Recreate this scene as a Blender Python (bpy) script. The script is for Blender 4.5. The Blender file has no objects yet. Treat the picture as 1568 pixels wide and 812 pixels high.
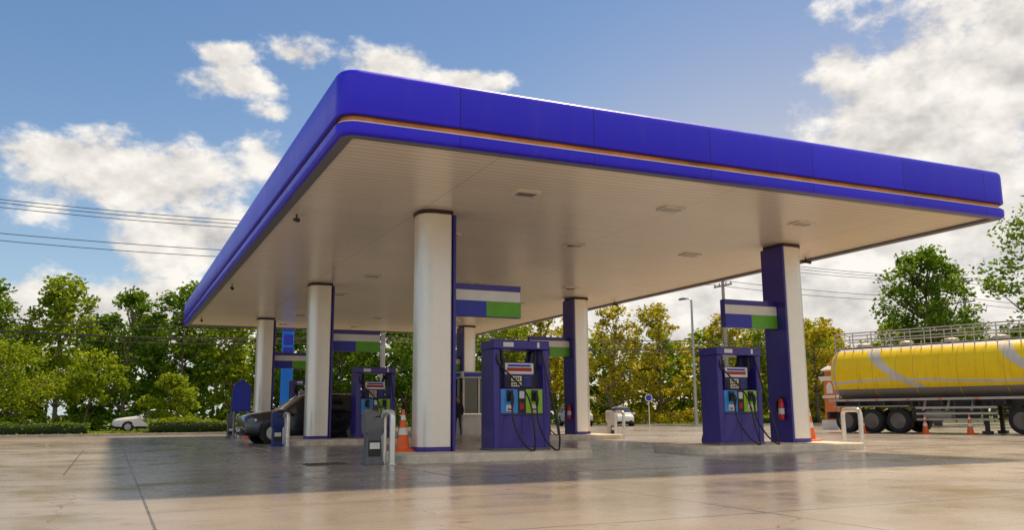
import bpy, bmesh, math, random
import numpy as np
from mathutils import Vector, Matrix
random.seed(7)
sc = bpy.context.scene
rad = math.radians

# ------------------------------------------------------------------ nodes / materials
def newmat(name):
    m = bpy.data.materials.new(name); m.use_nodes = True
    nt = m.node_tree; nt.nodes.clear()
    out = nt.nodes.new('ShaderNodeOutputMaterial')
    return m, nt, out
class NT:
    def __init__(s, nt): s.nt = nt
    def n(s, t, **k):
        nd = s.nt.nodes.new(t)
        for a, b in k.items(): setattr(nd, a, b)
        return nd
    def l(s, a, b): s.nt.links.new(a, b)
    def put(s, sock, v):
        if isinstance(v, bpy.types.NodeSocket): s.l(v, sock)
        else: sock.default_value = v
    def m(s, op, a, b=None, c=None, clamp=False):
        nd = s.n('ShaderNodeMath', operation=op); nd.use_clamp = clamp
        s.put(nd.inputs[0], a)
        if b is not None: s.put(nd.inputs[1], b)
        if c is not None: s.put(nd.inputs[2], c)
        return nd.outputs[0]
    def mix(s, f, a, b):
        nd = s.n('ShaderNodeMix', data_type='RGBA')
        s.put(nd.inputs[0], f); 
        for i, v in ((6, a), (7, b)):
            if not isinstance(v, bpy.types.NodeSocket): v = (v[0], v[1], v[2], 1)
            s.put(nd.inputs[i], v)
        return nd.outputs[2]
    def noise(s, vec, scale, detail=4, rough=.55):
        nd = s.n('ShaderNodeTexNoise'); nd.inputs['Scale'].default_value = scale
        nd.inputs['Detail'].default_value = detail; nd.inputs['Roughness'].default_value = rough
        if vec is not None: s.l(vec, nd.inputs['Vector'])
        return nd.outputs[0]
    def ramp(s, fac, a, b):
        nd = s.n('ShaderNodeMapRange'); s.put(nd.inputs[0], fac)
        nd.inputs[1].default_value = a; nd.inputs[2].default_value = b
        return nd.outputs[0]
    def bump(s, h, strength, dist=.02):
        nd = s.n('ShaderNodeBump'); nd.inputs['Strength'].default_value = strength
        nd.inputs['Distance'].default_value = dist; s.l(h, nd.inputs['Height'])
        return nd.outputs[0]

def M(name, col, rough=.5, metal=0., var=.12, vs=3., bump=0., bs=60., spec=.5, coat=0.):
    m, nt, out = newmat(name); N = NT(nt)
    p = N.n('ShaderNodeBsdfPrincipled'); N.l(p.outputs[0], out.inputs[0])
    tc = N.n('ShaderNodeTexCoord').outputs['Object']
    ns = N.noise(tc, vs, 4, .6)
    a = [c*(1-var) for c in col]; b = [min(1, c*(1+var)) for c in col]
    N.l(N.mix(N.ramp(ns, .3, .7), a, b), p.inputs['Base Color'])
    p.inputs['Metallic'].default_value = metal
    N.l(N.m('ADD', N.m('MULTIPLY', N.ramp(ns, .3, .7), .12), max(0.02, rough-.06)), p.inputs['Roughness'])
    p.inputs['Specular IOR Level'].default_value = spec
    p.inputs['Coat Weight'].default_value = coat
    p.inputs['Coat Roughness'].default_value = .08
    if bump: N.l(N.bump(N.noise(tc, bs, 3), bump, .01), p.inputs['Normal'])
    return m

# ------------------------------------------------------------------ mesh builder
class MB:
    def __init__(s): s.v = []; s.f = []; s.mi = []
    def add(s, vs, fs, m=0):
        o = len(s.v); s.v += [tuple(v) for v in vs]
        s.f += [tuple(i+o for i in f) for f in fs]; s.mi += [m]*len(fs)
    def box(s, x0, x1, y0, y1, z0, z1, m=0):
        s.add([(x0,y0,z0),(x1,y0,z0),(x1,y1,z0),(x0,y1,z0),(x0,y0,z1),(x1,y0,z1),(x1,y1,z1),(x0,y1,z1)],
              [(0,3,2,1),(4,5,6,7),(0,1,5,4),(1,2,6,5),(2,3,7,6),(3,0,4,7)], m)
    def prism(s, poly, ax, a0, a1, m=0):
        f = {'z': lambda p, a: (p[0], p[1], a), 'y': lambda p, a: (p[0], a, p[1]), 'x': lambda p, a: (a, p[0], p[1])}[ax]
        n = len(poly)
        s.add([f(p, a0) for p in poly]+[f(p, a1) for p in poly],
              [tuple(range(n))[::-1], tuple(range(n, 2*n))]+[(i, (i+1) % n, n+(i+1) % n, n+i) for i in range(n)], m)
    def loft(s, secs, m=0, cap=True, mf=None):
        n = len(secs[0]); o = len(s.v)
        for q in secs: s.v += [tuple(p) for p in q]
        for k in range(len(secs)-1):
            for i in range(n):
                j = (i+1) % n
                s.f.append((o+k*n+i, o+k*n+j, o+(k+1)*n+j, o+(k+1)*n+i)); s.mi.append(mf(k, i) if mf else m)
        if cap:
            s.f.append(tuple(o+i for i in range(n))[::-1]); s.mi.append(mf(0, -1) if mf else m)
            k = len(secs)-1
            s.f.append(tuple(o+k*n+i for i in range(n))); s.mi.append(mf(k, -1) if mf else m)
    def tube(s, path, r, seg=8, m=0):
        P = [Vector(p) for p in path]; n = len(P)
        R = r if isinstance(r, (list, tuple)) else [r]*n
        secs = []; nrm = None
        for i in range(n):
            t = (P[min(i+1, n-1)]-P[max(i-1, 0)])
            if t.length < 1e-9: t = Vector((0, 0, 1))
            t.normalize()
            if nrm is None:
                nrm = t.cross(Vector((0, 0, 1)) if abs(t.z) < .9 else Vector((1, 0, 0))).normalized()
            else:
                nrm = (nrm - t*nrm.dot(t)); nrm.normalize()
            b = t.cross(nrm)
            secs.append([P[i]+(nrm*math.cos(2*math.pi*k/seg)+b*math.sin(2*math.pi*k/seg))*R[i] for k in range(seg)])
        s.loft(secs, m)
    def lathe(s, prof, c=(0,0,0), seg=20, m=0):
        s.loft([[(c[0]+r*math.cos(2*math.pi*k/seg), c[1]+r*math.sin(2*math.pi*k/seg), c[2]+z) for k in range(seg)] for r, z in prof], m)
    def obj(s, name, mats, parent=None, loc=(0,0,0), rz=0., bevel=0., sharp=35):
        me = bpy.data.meshes.new(name); me.from_pydata(s.v, [], s.f)
        for mt in mats: me.materials.append(mt)
        me.polygons.foreach_set('material_index', s.mi)
        bm = bmesh.new(); bm.from_mesh(me); bmesh.ops.recalc_face_normals(bm, faces=bm.faces); bm.to_mesh(me); bm.free()
        me.shade_smooth(); me.set_sharp_from_angle(angle=rad(sharp))
        o = bpy.data.objects.new(name, me); sc.collection.objects.link(o)
        o.location = loc; o.rotation_euler = (0, 0, rz)
        if parent: o.parent = parent
        if bevel:
            b = o.modifiers.new('bevel', 'BEVEL'); b.width = bevel; b.segments = 2; b.limit_method = 'ANGLE'; b.angle_limit = rad(40)
            b.harden_normals = False
        return o
def group(name, loc=(0,0,0), rz=0., s=1.):
    e = bpy.data.objects.new(name, None); sc.collection.objects.link(e)
    e.location = loc; e.rotation_euler = (0, 0, rz); e.scale = (s, s, s); e.empty_display_size = .3
    return e
def rr(x0, x1, y0, y1, r, z, n=6, radii=None):
    rs = radii or [r]*4   # order: (x1,y1),(x0,y1),(x0,y0),(x1,y0)
    pts = []
    for (sx, sy, a0), q in zip(((1,1,0),(-1,1,90),(-1,-1,180),(1,-1,270)), rs):
        cx = (x1-q) if sx > 0 else (x0+q); cy = (y1-q) if sy > 0 else (y0+q)
        for k in range(n+1):
            a = rad(a0+90*k/n); pts.append((cx+q*math.cos(a), cy+q*math.sin(a), z))
    return pts
def smoothpath(P, k=6):
    P = [Vector(p) for p in P]; out = []
    for i in range(len(P)-1):
        p0 = P[max(i-1, 0)]; p1 = P[i]; p2 = P[i+1]; p3 = P[min(i+2, len(P)-1)]
        for j in range(k):
            t = j/k
            out.append(.5*((2*p1)+(p2-p0)*t+(2*p0-5*p1+4*p2-p3)*t*t+(3*p1-p0-3*p2+p3)*t**3))
    out.append(P[-1]); return out

# ------------------------------------------------------------------ camera
cam = bpy.data.cameras.new('camera'); co = bpy.data.objects.new('camera', cam); sc.collection.objects.link(co)
cam.sensor_width = 36; cam.lens = 30.33; cam.clip_end = 5000; cam.clip_start = .05
co.matrix_world = Matrix.Translation((0, 0, .95)) @ Matrix.Rotation(rad(-24.7), 4, 'Z') @ Matrix.Rotation(rad(99.82), 4, 'X') @ Matrix.Rotation(rad(-.4), 4, 'Z')
sc.camera = co
sc.view_settings.view_transform = 'Standard'; sc.view_settings.look = 'None'; sc.view_settings.exposure = 0

# ------------------------------------------------------------------ sun + sky
SAZ, SEL = 58., 61.
sd = Vector((math.sin(rad(SAZ))*math.cos(rad(SEL)), math.cos(rad(SAZ))*math.cos(rad(SEL)), math.sin(rad(SEL))))
sl = bpy.data.lights.new('sun', 'SUN'); sl.energy = 4.8; sl.angle = rad(3.0); sl.color = (1, .78, .50)
so = bpy.data.objects.new('sun', sl); sc.collection.objects.link(so); so.rotation_euler = sd.to_track_quat('Z', 'Y').to_euler(); so.location = (30, 30, 60)

w = bpy.data.worlds.new('World'); sc.world = w; w.use_nodes = True; w.node_tree.nodes.clear(); N = NT(w.node_tree)
wout = N.n('ShaderNodeOutputWorld')
sky = N.n('ShaderNodeTexSky', sky_type='NISHITA'); sky.sun_disc = False; sky.sun_elevation = rad(SEL); sky.sun_rotation = rad(SAZ)
sky.air_density = 1.0; sky.dust_density = .4; sky.ozone_density = 1.8
hs = N.n('ShaderNodeHueSaturation'); hs.inputs['Saturation'].default_value = 1.2; N.l(sky.outputs[0], hs.inputs['Color'])
bg = N.n('ShaderNodeBackground'); N.l(hs.outputs[0], bg.inputs[0]); bg.inputs[1].default_value = .105
D = N.n('ShaderNodeTexCoord').outputs['Generated']
sx = N.n('ShaderNodeSeparateXYZ'); N.l(D, sx.inputs[0])
az = N.m('MULTIPLY', N.m('ARCTAN2', sx.outputs[0], sx.outputs[1]), 57.2958)
el = N.m('MULTIPLY', N.m('ARCSINE', sx.outputs[2]), 57.2958)
blobs = [(9.9,23.0,2.8,1.6),(5.6,22.4,2.4,1.0),(7.2,20.8,4.4,1.6),(8.6,19.3,2.8,1.1),
 (16.3,22.8,3.6,1.5),(21.6,21.8,4.,1.0),(-3.6,15.3,4.4,1.5),(.8,14.5,9.,3.2),(8.4,16.2,3.4,3.),(4.4,11.,7.,3.4),
 (56.5,20.5,10.5,7.5),(50.,16.8,7.5,5.),(46.6,20.8,2.4,2.2),(53.,11.5,17.,7.),(58.,27.,10.,6.),
 (42.,6.5,20.,4.5),(4.,5.5,24.,3.6),(-28.,14.,14.,6.),(140,38,60,34),(-140,38,65,34)]  # last pair: unseen bright clouds behind the camera, added as fill light
mask = None
for a0, e0, ra, re in blobs:
    da = N.m('MULTIPLY_ADD', az, 1/ra, -a0/ra); de = N.m('MULTIPLY_ADD', el, 1/re, -e0/re)
    d = N.m('MULTIPLY_ADD', da, da, N.m('MULTIPLY', de, de))
    mask = d if mask is None else N.m('MINIMUM', mask, d)
mask = N.m('SUBTRACT', 1.0, N.m('SQRT', N.m('MINIMUM', mask, 3.6)))
mp = N.n('ShaderNodeMapping'); mp.inputs['Scale'].default_value = (1, 1, 1.5); N.l(D, mp.inputs[0])
n1 = N.noise(mp.outputs[0], 10, 7, .61)
sh = N.n('ShaderNodeVectorMath', operation='ADD'); N.l(mp.outputs[0], sh.inputs[0]); sh.inputs[1].default_value = (.014, -.004, .030)
n2 = N.noise(sh.outputs[0], 10, 4, .61)
dens = N.m('ADD', N.m('MULTIPLY', mask, .95), N.m('MULTIPLY', N.m('SUBTRACT', n1, .5), 3.0))
fac = N.n('ShaderNodeMapRange', interpolation_type='SMOOTHSTEP'); N.l(dens, fac.inputs[0]); fac.inputs[1].default_value = -.02; fac.inputs[2].default_value = .50
lit = N.m('ADD', N.m('MULTIPLY', N.m('SUBTRACT', n1, n2), 2.8), .66, clamp=True)
ccol = N.mix(lit, (.52, .49, .48), (1.0, .96, .89))
cbg = N.n('ShaderNodeBackground'); N.l(ccol, cbg.inputs[0]); cbg.inputs[1].default_value = 1.0
# warm haze toward the horizon, thicker on the sunward side
hz = N.m('MULTIPLY', N.m('EXPONENT', N.m('MULTIPLY', N.m('MAXIMUM', el, 0), -.09)), .66)
ga = N.m('MULTIPLY_ADD', az, 1/24, -44/24); ge = N.m('MULTIPLY_ADD', el, 1/15, -5/15)
gl = N.m('MULTIPLY', N.m('EXPONENT', N.m('MULTIPLY', N.m('ADD', N.m('MULTIPLY', ga, ga), N.m('MULTIPLY', ge, ge)), -1.)), .72)
hf = N.m('MAXIMUM', hz, gl)
hzb = N.n('ShaderNodeBackground'); N.l(N.mix(N.ramp(az, 0, 38), (.60, .74, .86), (1.0, .81, .62)), hzb.inputs[0]); hzb.inputs[1].default_value = .95
m0 = N.n('ShaderNodeMixShader'); N.l(hf, m0.inputs[0]); N.l(bg.outputs[0], m0.inputs[1]); N.l(hzb.outputs[0], m0.inputs[2])
ms = N.n('ShaderNodeMixShader'); N.l(fac.outputs[0], ms.inputs[0]); N.l(m0.outputs[0], ms.inputs[1]); N.l(cbg.outputs[0], ms.inputs[2])
N.l(ms.outputs[0], wout.inputs[0])

# ------------------------------------------------------------------ special materials
def concrete_apron():
    m, nt, out = newmat('apron_concrete'); N = NT(nt)
    p = N.n('ShaderNodeBsdfPrincipled'); N.l(p.outputs[0], out.inputs[0])
    tc = N.n('ShaderNodeTexCoord').outputs['Object']
    s = N.n('ShaderNodeSeparateXYZ'); N.l(tc, s.inputs[0])
    big = N.noise(tc, .16, 5, .6); med = N.noise(tc, .9, 7, .65); fine = N.noise(tc, 35, 4, .7)
    c = N.mix(N.ramp(big, .35, .65), (.31, .26, .215), (.44, .385, .33))
    c = N.mix(N.m('MULTIPLY', N.ramp(med, .48, .70), .6), c, (.21, .155, .115))
    c = N.mix(N.m('MULTIPLY', N.ramp(fine, .4, .75), .25), c, (.52, .46, .40))
    wob = N.m('MULTIPLY', N.m('SUBTRACT', N.noise(tc, 3, 3), .5), .02)
    js = []
    for v, off, mod in ((s.outputs[0], .41, 5.4), (s.outputs[1], 6.8, 4.9)):
        q = N.m('FRACT', N.m('DIVIDE', N.m('ADD', N.m('SUBTRACT', v, off), mod*40.5), mod))
        q = N.m('MULTIPLY', N.m('ABSOLUTE', N.m('SUBTRACT', q, .5)), mod)
        js.append(N.m('LESS_THAN', N.m('ADD', q, wob), .014))
    J = N.m('MAXIMUM', js[0], js[1])
    fx = N.m('FLOOR', N.m('DIVIDE', N.m('SUBTRACT', s.outputs[0], .41), 5.4)); fy = N.m('FLOOR', N.m('DIVIDE', N.m('SUBTRACT', s.outputs[1], 6.8), 4.9))
    cb = N.n('ShaderNodeCombineXYZ'); N.l(fx, cb.inputs[0]); N.l(fy, cb.inputs[1])
    wn = N.n('ShaderNodeTexWhiteNoise'); N.l(cb.outputs[0], wn.inputs[0])
    c = N.mix(N.m('MULTIPLY', wn.outputs[0], .20), c, (.22, .18, .145))
    mpt = N.n('ShaderNodeMapping'); mpt.inputs['Scale'].default_value = (.12, 1.6, 1); N.l(tc, mpt.inputs[0])
    c = N.mix(N.m('MULTIPLY', N.ramp(N.noise(mpt.outputs[0], 1., 4), .52, .72), .35), c, (.13, .10, .08))
    vs_ = N.n('ShaderNodeTexVoronoi'); vs_.inputs['Scale'].default_value = 1.7; N.l(tc, vs_.inputs['Vector'])
    sp = N.m('MULTIPLY', N.ramp(vs_.outputs[0], .16, .06), N.m('GREATER_THAN', N.noise(tc, .45, 2), .52))
    c = N.mix(N.m('MULTIPLY', sp, .40), c, (.09, .07, .055))
    vo = N.n('ShaderNodeTexVoronoi', feature='DISTANCE_TO_EDGE'); vo.inputs['Scale'].default_value = .23
    ad = N.n('ShaderNodeVectorMath', operation='ADD'); N.l(tc, ad.inputs[0])
    nz = N.n('ShaderNodeTexNoise'); nz.inputs['Scale'].default_value = 1.2; N.l(tc, nz.inputs['Vector']); N.l(nz.outputs[1], ad.inputs[1]); N.l(ad.outputs[0], vo.inputs['Vector'])
    cr = N.m('MULTIPLY', N.m('LESS_THAN', vo.outputs[0], .002), N.m('GREATER_THAN', big, .5))
    J2 = N.m('MAXIMUM', J, N.m('MULTIPLY', cr, .6))
    c = N.mix(N.m('MULTIPLY', J2, .8), c, (.05, .045, .04))
    N.l(c, p.inputs['Base Color'])
    r = N.m('ADD', N.m('MULTIPLY', N.ramp(med, .35, .7), .20), N.m('MULTIPLY', N.ramp(big, .3, .7), .12))
    N.l(N.m('ADD', r, .10), p.inputs['Roughness'])
    p.inputs['Specular IOR Level'].default_value = .95
    h = N.m('SUBTRACT', N.m('ADD', N.m('MULTIPLY', fine, .13), N.m('MULTIPLY', med, .5)), N.m('MULTIPLY', J2, 1.2))
    N.l(N.bump(h, .13, .02), p.inputs['Normal'])
    return m
def grassmat(name, a, b, c3):
    m, nt, out = newmat(name); N = NT(nt)
    p = N.n('ShaderNodeBsdfPrincipled'); N.l(p.outputs[0], out.inputs[0]); p.inputs['Roughness'].default_value = .9
    tc = N.n('ShaderNodeTexCoord').outputs['Object']
    c = N.mix(N.ramp(N.noise(tc, .25, 5), .35, .65), a, b); c = N.mix(N.m('MULTIPLY', N.ramp(N.noise(tc, 2.5, 6, .7), .5, .7), .6), c, c3)
    N.l(c, p.inputs['Base Color']); N.l(N.bump(N.noise(tc, 18, 4, .7), .8, .08), p.inputs['Normal'])
    return m
def leafmat(name, dark, mid, light):
    m, nt, out = newmat(name); N = NT(nt)
    p = N.n('ShaderNodeBsdfDiffuse')
    g = N.n('ShaderNodeNewGeometry'); tc = N.n('ShaderNodeTexCoord').outputs['Object']
    r = g.outputs['Random Per Island']
    c = N.mix(N.ramp(r, 0, .6), dark, mid); c = N.mix(N.ramp(r, .55, 1.), c, light)
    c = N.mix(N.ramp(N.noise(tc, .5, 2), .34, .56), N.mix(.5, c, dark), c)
    N.l(c, p.inputs['Color'])
    t = N.n('ShaderNodeBsdfTranslucent'); N.l(N.mix(.5, c, light), t.inputs[0])
    x = N.n('ShaderNodeMixShader'); x.inputs[0].default_value = .55; N.l(p.outputs[0], x.inputs[1]); N.l(t.outputs[0], x.inputs[2]); N.l(x.outputs[0], out.inputs[0])
    return m
def fascia_mat():
    m, nt, out = newmat('fascia_blue'); N = NT(nt)
    p = N.n('ShaderNodeBsdfPrincipled'); N.l(p.outputs[0], out.inputs[0])
    tc = N.n('ShaderNodeTexCoord').outputs['Object']; s = N.n('ShaderNodeSeparateXYZ'); N.l(tc, s.inputs[0])
    def seam(v, off):
        q = N.m('FRACT', N.m('DIVIDE', N.m('ADD', v, 100-off), 2.6)); return N.m('LESS_THAN', q, .007)
    g = N.n('ShaderNodeNewGeometry'); nn = N.n('ShaderNodeSeparateXYZ'); N.l(g.outputs['Normal'], nn.inputs[0])
    sxm = N.m('MULTIPLY', seam(s.outputs[0], 1.05), N.m('GREATER_THAN', N.m('ABSOLUTE', nn.outputs[1]), .5))
    sym = N.m('MULTIPLY', seam(s.outputs[1], .7), N.m('GREATER_THAN', N.m('ABSOLUTE', nn.outputs[0]), .5))
    J = N.m('MAXIMUM', sxm, sym)
    pc = N.n('ShaderNodeCombineXYZ'); N.l(N.m('FLOOR', N.m('DIVIDE', N.m('ADD', s.outputs[0], 98.95), 2.6)), pc.inputs[0]); N.l(N.m('FLOOR', N.m('DIVIDE', N.m('ADD', s.outputs[1], 99.3), 2.6)), pc.inputs[1])
    wn = N.n('ShaderNodeTexWhiteNoise'); N.l(pc.outputs[0], wn.inputs[0])
    mp = N.n('ShaderNodeMapping'); mp.inputs['Scale'].default_value = (4, 4, .35); N.l(tc, mp.inputs[0])
    ns = N.noise(mp.outputs[0], 1.2, 5, .65)
    c = N.mix(wn.outputs[0], (.024, .015, .70), (.034, .024, .84))
    c = N.mix(N.m('MULTIPLY', N.ramp(ns, .5, .8), .22), c, (.09, .08, .46))
    c = N.mix(N.m('MULTIPLY', J, .75), c, (.005, .005, .05)); N.l(c, p.inputs['Base Color'])
    N.l(N.m('ADD', N.m('MULTIPLY', ns, .2), .24), p.inputs['Roughness'])
    p.inputs['Specular IOR Level'].default_value = .35
    N.l(N.bump(N.m('SUBTRACT', N.noise(tc, .9, 2), N.m('MULTIPLY', J, .3)), .16, .05), p.inputs['Normal'])
    return m
def soffit_mat():
    m, nt, out = newmat('soffit_panels'); N = NT(nt)
    p = N.n('ShaderNodeBsdfPrincipled'); N.l(p.outputs[0], out.inputs[0])
    tc = N.n('ShaderNodeTexCoord').outputs['Object']; s = N.n('ShaderNodeSeparateXYZ'); N.l(tc, s.inputs[0])
    yy = N.m('DIVIDE', N.m('ADD', s.outputs[1], 100), .2)
    J = N.m('LESS_THAN', N.m('FRACT', yy), .11)
    xx = N.m('DIVIDE', N.m('ADD', s.outputs[0], 100), 5.3)
    J2 = N.m('LESS_THAN', N.m('FRACT', xx), .003)
    st = N.n('ShaderNodeCombineXYZ'); N.l(N.m('FLOOR', yy), st.inputs[0]); N.l(N.m('FLOOR', xx), st.inputs[1])
    wn = N.n('ShaderNodeTexWhiteNoise'); N.l(st.outputs[0], wn.inputs[0])
    ns = N.noise(tc, .5, 4, .6)
    c = N.mix(N.ramp(ns, .3, .7), (.93, .80, .63), (.96, .87, .71)); c = N.mix(N.m('MULTIPLY', wn.outputs[0], .12), c, (.6, .52, .42))
    c = N.mix(N.m('MULTIPLY', N.m('MAXIMUM', J, J2), .6), c, (.28, .22, .16)); N.l(c, p.inputs['Base Color'])
    p.inputs['Roughness'].default_value = .26; p.inputs['Specular IOR Level'].default_value = 1.0
    N.l(N.bump(N.m('SUBTRACT', N.m('MULTIPLY', N.noise(tc, 1.5, 2), .3), J), .3, .02), p.inputs['Normal'])
    return m

apronM = concrete_apron()
fasciaM = fascia_mat(); soffitM = soffit_mat()
islandM = M('island_concrete', (.70, .62, .50), .75, var=.2, vs=4, bump=.4, bs=50)
kerbM = M('kerb_concrete', (.46, .42, .37), .8, var=.2, bump=.3)
asphaltM = M('asphalt', (.06, .058, .056), .8, var=.3, vs=.6, bump=.5, bs=40)
whiteP = M('road_paint_white', (.6, .58, .54), .6, var=.25, vs=6)
grassM = grassmat('ground_grass', (.09, .14, .025), (.17, .22, .04), (.20, .17, .07))
silver = M('column_silver', (.88, .82, .74), .34, .5, var=.05, vs=2, spec=.5)
bluePl = M('cladding_blue', (.045, .025, .28), .35, var=.15, coat=.2)
darkTrim = M('dark_trim', (.05, .025, .03), .5)
copper = M('copper_strip', (.66, .22, .06), .4, .2, var=.55, vs=.9)
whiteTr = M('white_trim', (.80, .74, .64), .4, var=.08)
greyLip = M('lip_grey', (.16, .16, .18), .5)
roofM = M('roof_sheet', (.20, .20, .21), .7)
signW = M('sign_white', (.82, .80, .77), .4, var=.06); signB = M('sign_blue', (.03, .04, .45), .4); signG = M('sign_green', (.13, .44, .015), .4)
black = M('black_plastic', (.015, .015, .016), .4, var=.3); rubber = M('hose_rubber', (.02, .018, .018), .45)
steel = M('stainless_steel', (.80, .77, .71), .28, .6, var=.06)
greyP = M('grey_plastic', (.14, .145, .155), .5, var=.15, vs=6)
orange = M('cone_orange', (.90, .14, .012), .5, var=.15, vs=8); refl = M('reflective_band', (.8, .78, .74), .4)
cream = M('display_cream', (.85, .78, .60), .3); cyan = M('panel_cyan', (.05, .32, .80), .35); green = M('panel_green', (.34, .66, .02), .35)
redM = M('extinguisher_red', (.65, .015, .012), .3, coat=.4)
glassD = M('dark_glass', (.012, .014, .016), .06, var=.1, spec=.9)
barkM = M('bark', (.15, .115, .08), .9, var=.4, vs=6, bump=.8, bs=14)
barkL = M('bark_pale', (.34, .27, .19), .9, var=.35, vs=6, bump=.6, bs=14)
poleM = M('pole_concrete', (.36, .34, .31), .8, var=.15)
wireM = M('wire_black', (.02, .02, .022), .6)

# ------------------------------------------------------------------ ground
def sheet(name, x0, x1, y0, y1, z, mat, parent=None):
    b = MB(); b.add([(x0,y0,z),(x1,y0,z),(x1,y1,z),(x0,y1,z)], [(0,1,2,3)]); return b.obj(name, [mat], parent)
sheet('ground', -1500, 1500, -1500, 1500, -.008, grassM)
sheet('forecourt_pavement', -70, 62, -40, 56, -.004, apronM)
sheet('road', -400, 400, 56.02, 66, 0, asphaltM)
mk = MB()
for i in range(-20, 30): mk.add([(i*6,60.9,.004),(i*6+3,60.9,.004),(i*6+3,61.05,.004),(i*6,61.05,.004)], [(0,1,2,3)])
for y in (56.5, 65.4): mk.add([(-300,y,.004),(300,y,.004),(300,y+.12,.004),(-300,y+.12,.004)], [(0,1,2,3)])
mk.obj('road_markings', [whiteP])
mk = MB()
def strip(x0, x1, y0, y1, m=0): mk.add([(x0,y0,.0),(x1,y0,.0),(x1,y1,.0),(x0,y1,.0)], [(0,1,2,3)], m)
strip(4.9, 4.96, 13., 16.2); strip(4.96, 9.4, 13., 13.06); strip(12.6, 17.5, 13., 13.06)
strip(4.0, 4.07, 24.3, 28.0)
strip(-.66, -.635, 16.6, 28.5, 1); strip(-.63, .40, 28.48, 28.505, 1)
mk.obj('forecourt_markings', [M('worn_paint', (.55, .52, .47), .6, var=.35, vs=9), M('sealant', (.08,.07,.06), .6)])
g = MB(); g.box(3.5, 4.3, 17.0, 17.6, -.003, .012, 0)
for i in range(7): g.box(3.56+i*.1, 3.61+i*.1, 17.05, 17.55, .013, .022, 1)
g.obj('drain_grate', [M('grate_frame', (.10,.095,.09), .6), M('grate_bar', (.06,.055,.05), .5, .3)])

def verge(x0, x1, y0, y1):
    b = MB(); b.box(x0+.18, x1-.18, y0+.18, y1-.18, -.02, .09, 1)
    b.loft([rr(x0,x1,y0,y1,.6,-.02), rr(x0,x1,y0,y1,.6,.12), rr(x0+.17,x1-.17,y0+.17,y1-.17,.5,.12), rr(x0+.17,x1-.17,y0+.17,y1-.17,.5,.05)], 0, cap=False)
    return b.obj('grass_verge', [kerbM, grassM])
verge(-68, 6.6, 48.5, 55.8); verge(37, 110, 50, 55.8)

# ------------------------------------------------------------------ canopy
CX0, CX1, CY0, CY1 = 3.0, 18.9, 13.05, 45.85
can = group('gas_station_canopy')
def ring(off, z): return rr(CX0-off, CX1+off, CY0-off, CY1+off, max(.05, .34+off), z, 10)
b = MB()
prof = [(-.42,6.40),(-.42,6.50),(-.13,6.52),(-.05,6.495),(-.012,6.45),(0,6.38),(0,5.76),(-.01,5.745),(-.03,5.74),(-.13,5.74)]
b.loft([ring(o, z) for o, z in prof], 0, cap=False)
b.obj('fascia_upper', [fasciaM], can, sharp=50)
b = MB(); prof = [(-.10,5.738),(-.10,5.645)]; b.loft([ring(o, z) for o, z in prof], 0, cap=False)
prof = [(-.099,5.645),(-.055,5.642),(-.05,5.617),(-.1,5.617)]; b.loft([ring(o, z) for o, z in prof], 1, cap=False)  # white ring paints the sky's reflection along the recess ledge
b.loft([ring(-.105, 5.66), ring(-.105, 5.60)], 2, cap=False)
b.loft([ring(-.098, 5.739), ring(-.06, 5.739), ring(-.06, 5.725), ring(-.098, 5.725)], 2, cap=False)
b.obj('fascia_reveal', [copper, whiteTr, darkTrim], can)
b = MB(); prof = [(-.13,5.615),(-.03,5.615),(0,5.59),(0,5.47),(-.015,5.43),(-.06,5.405),(-.10,5.40)]
b.loft([ring(o, z) for o, z in prof], 0, cap=False)
prof = [(-.10,5.40),(-.29,5.40),(-.29,5.47)]; b.loft([ring(o, z) for o, z in prof], 1, cap=False)
b.obj('fascia_lower', [fasciaM, greyLip], can, sharp=50)
b = MB(); b.box(CX0+.30, CX1-.30, CY0+.30, CY1-.30, 5.46, 5.50); b.obj('soffit', [soffitM], can)
b = MB(); b.box(CX0+.43, CX1-.43, CY0+.43, CY1-.43, 6.30, 6.38); b.obj('roof_deck', [roofM], can)
b = MB()
for y in (15.6, 20.1, 27.3, 31.9, 39.2, 43.6):
    for x in (7.5, 11.1, 14.9):
        b.loft([rr(x-.28,x+.28,y-.2,y+.2,.03,5.459), rr(x-.28,x+.28,y-.2,y+.2,.03,5.425), rr(x-.24,x+.24,y-.16,y+.16,.03,5.42)], 0)
        b.box(x-.2, x+.2, y-.12, y+.12, 5.414, 5.419, 1)
b.obj('soffit_light', [whiteTr, M('lamp_lens', (.25,.20,.15), .15)], can)
b = MB()
for x, y in ((3.55,19.4),(3.55,31.0),(3.55,42.2),(18.4,19.2),(18.4,30)):
    b.tube([(x,y,5.46),(x,y,5.36)], .02, 8); b.tube([(x-.02,y+.1,5.36),(x+.0,y-.14,5.30)], .045, 10); b.tube([(x,y-.14,5.30),(x,y-.17,5.293)], .055, 10)
b.obj('security_camera', [black], can)

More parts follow.
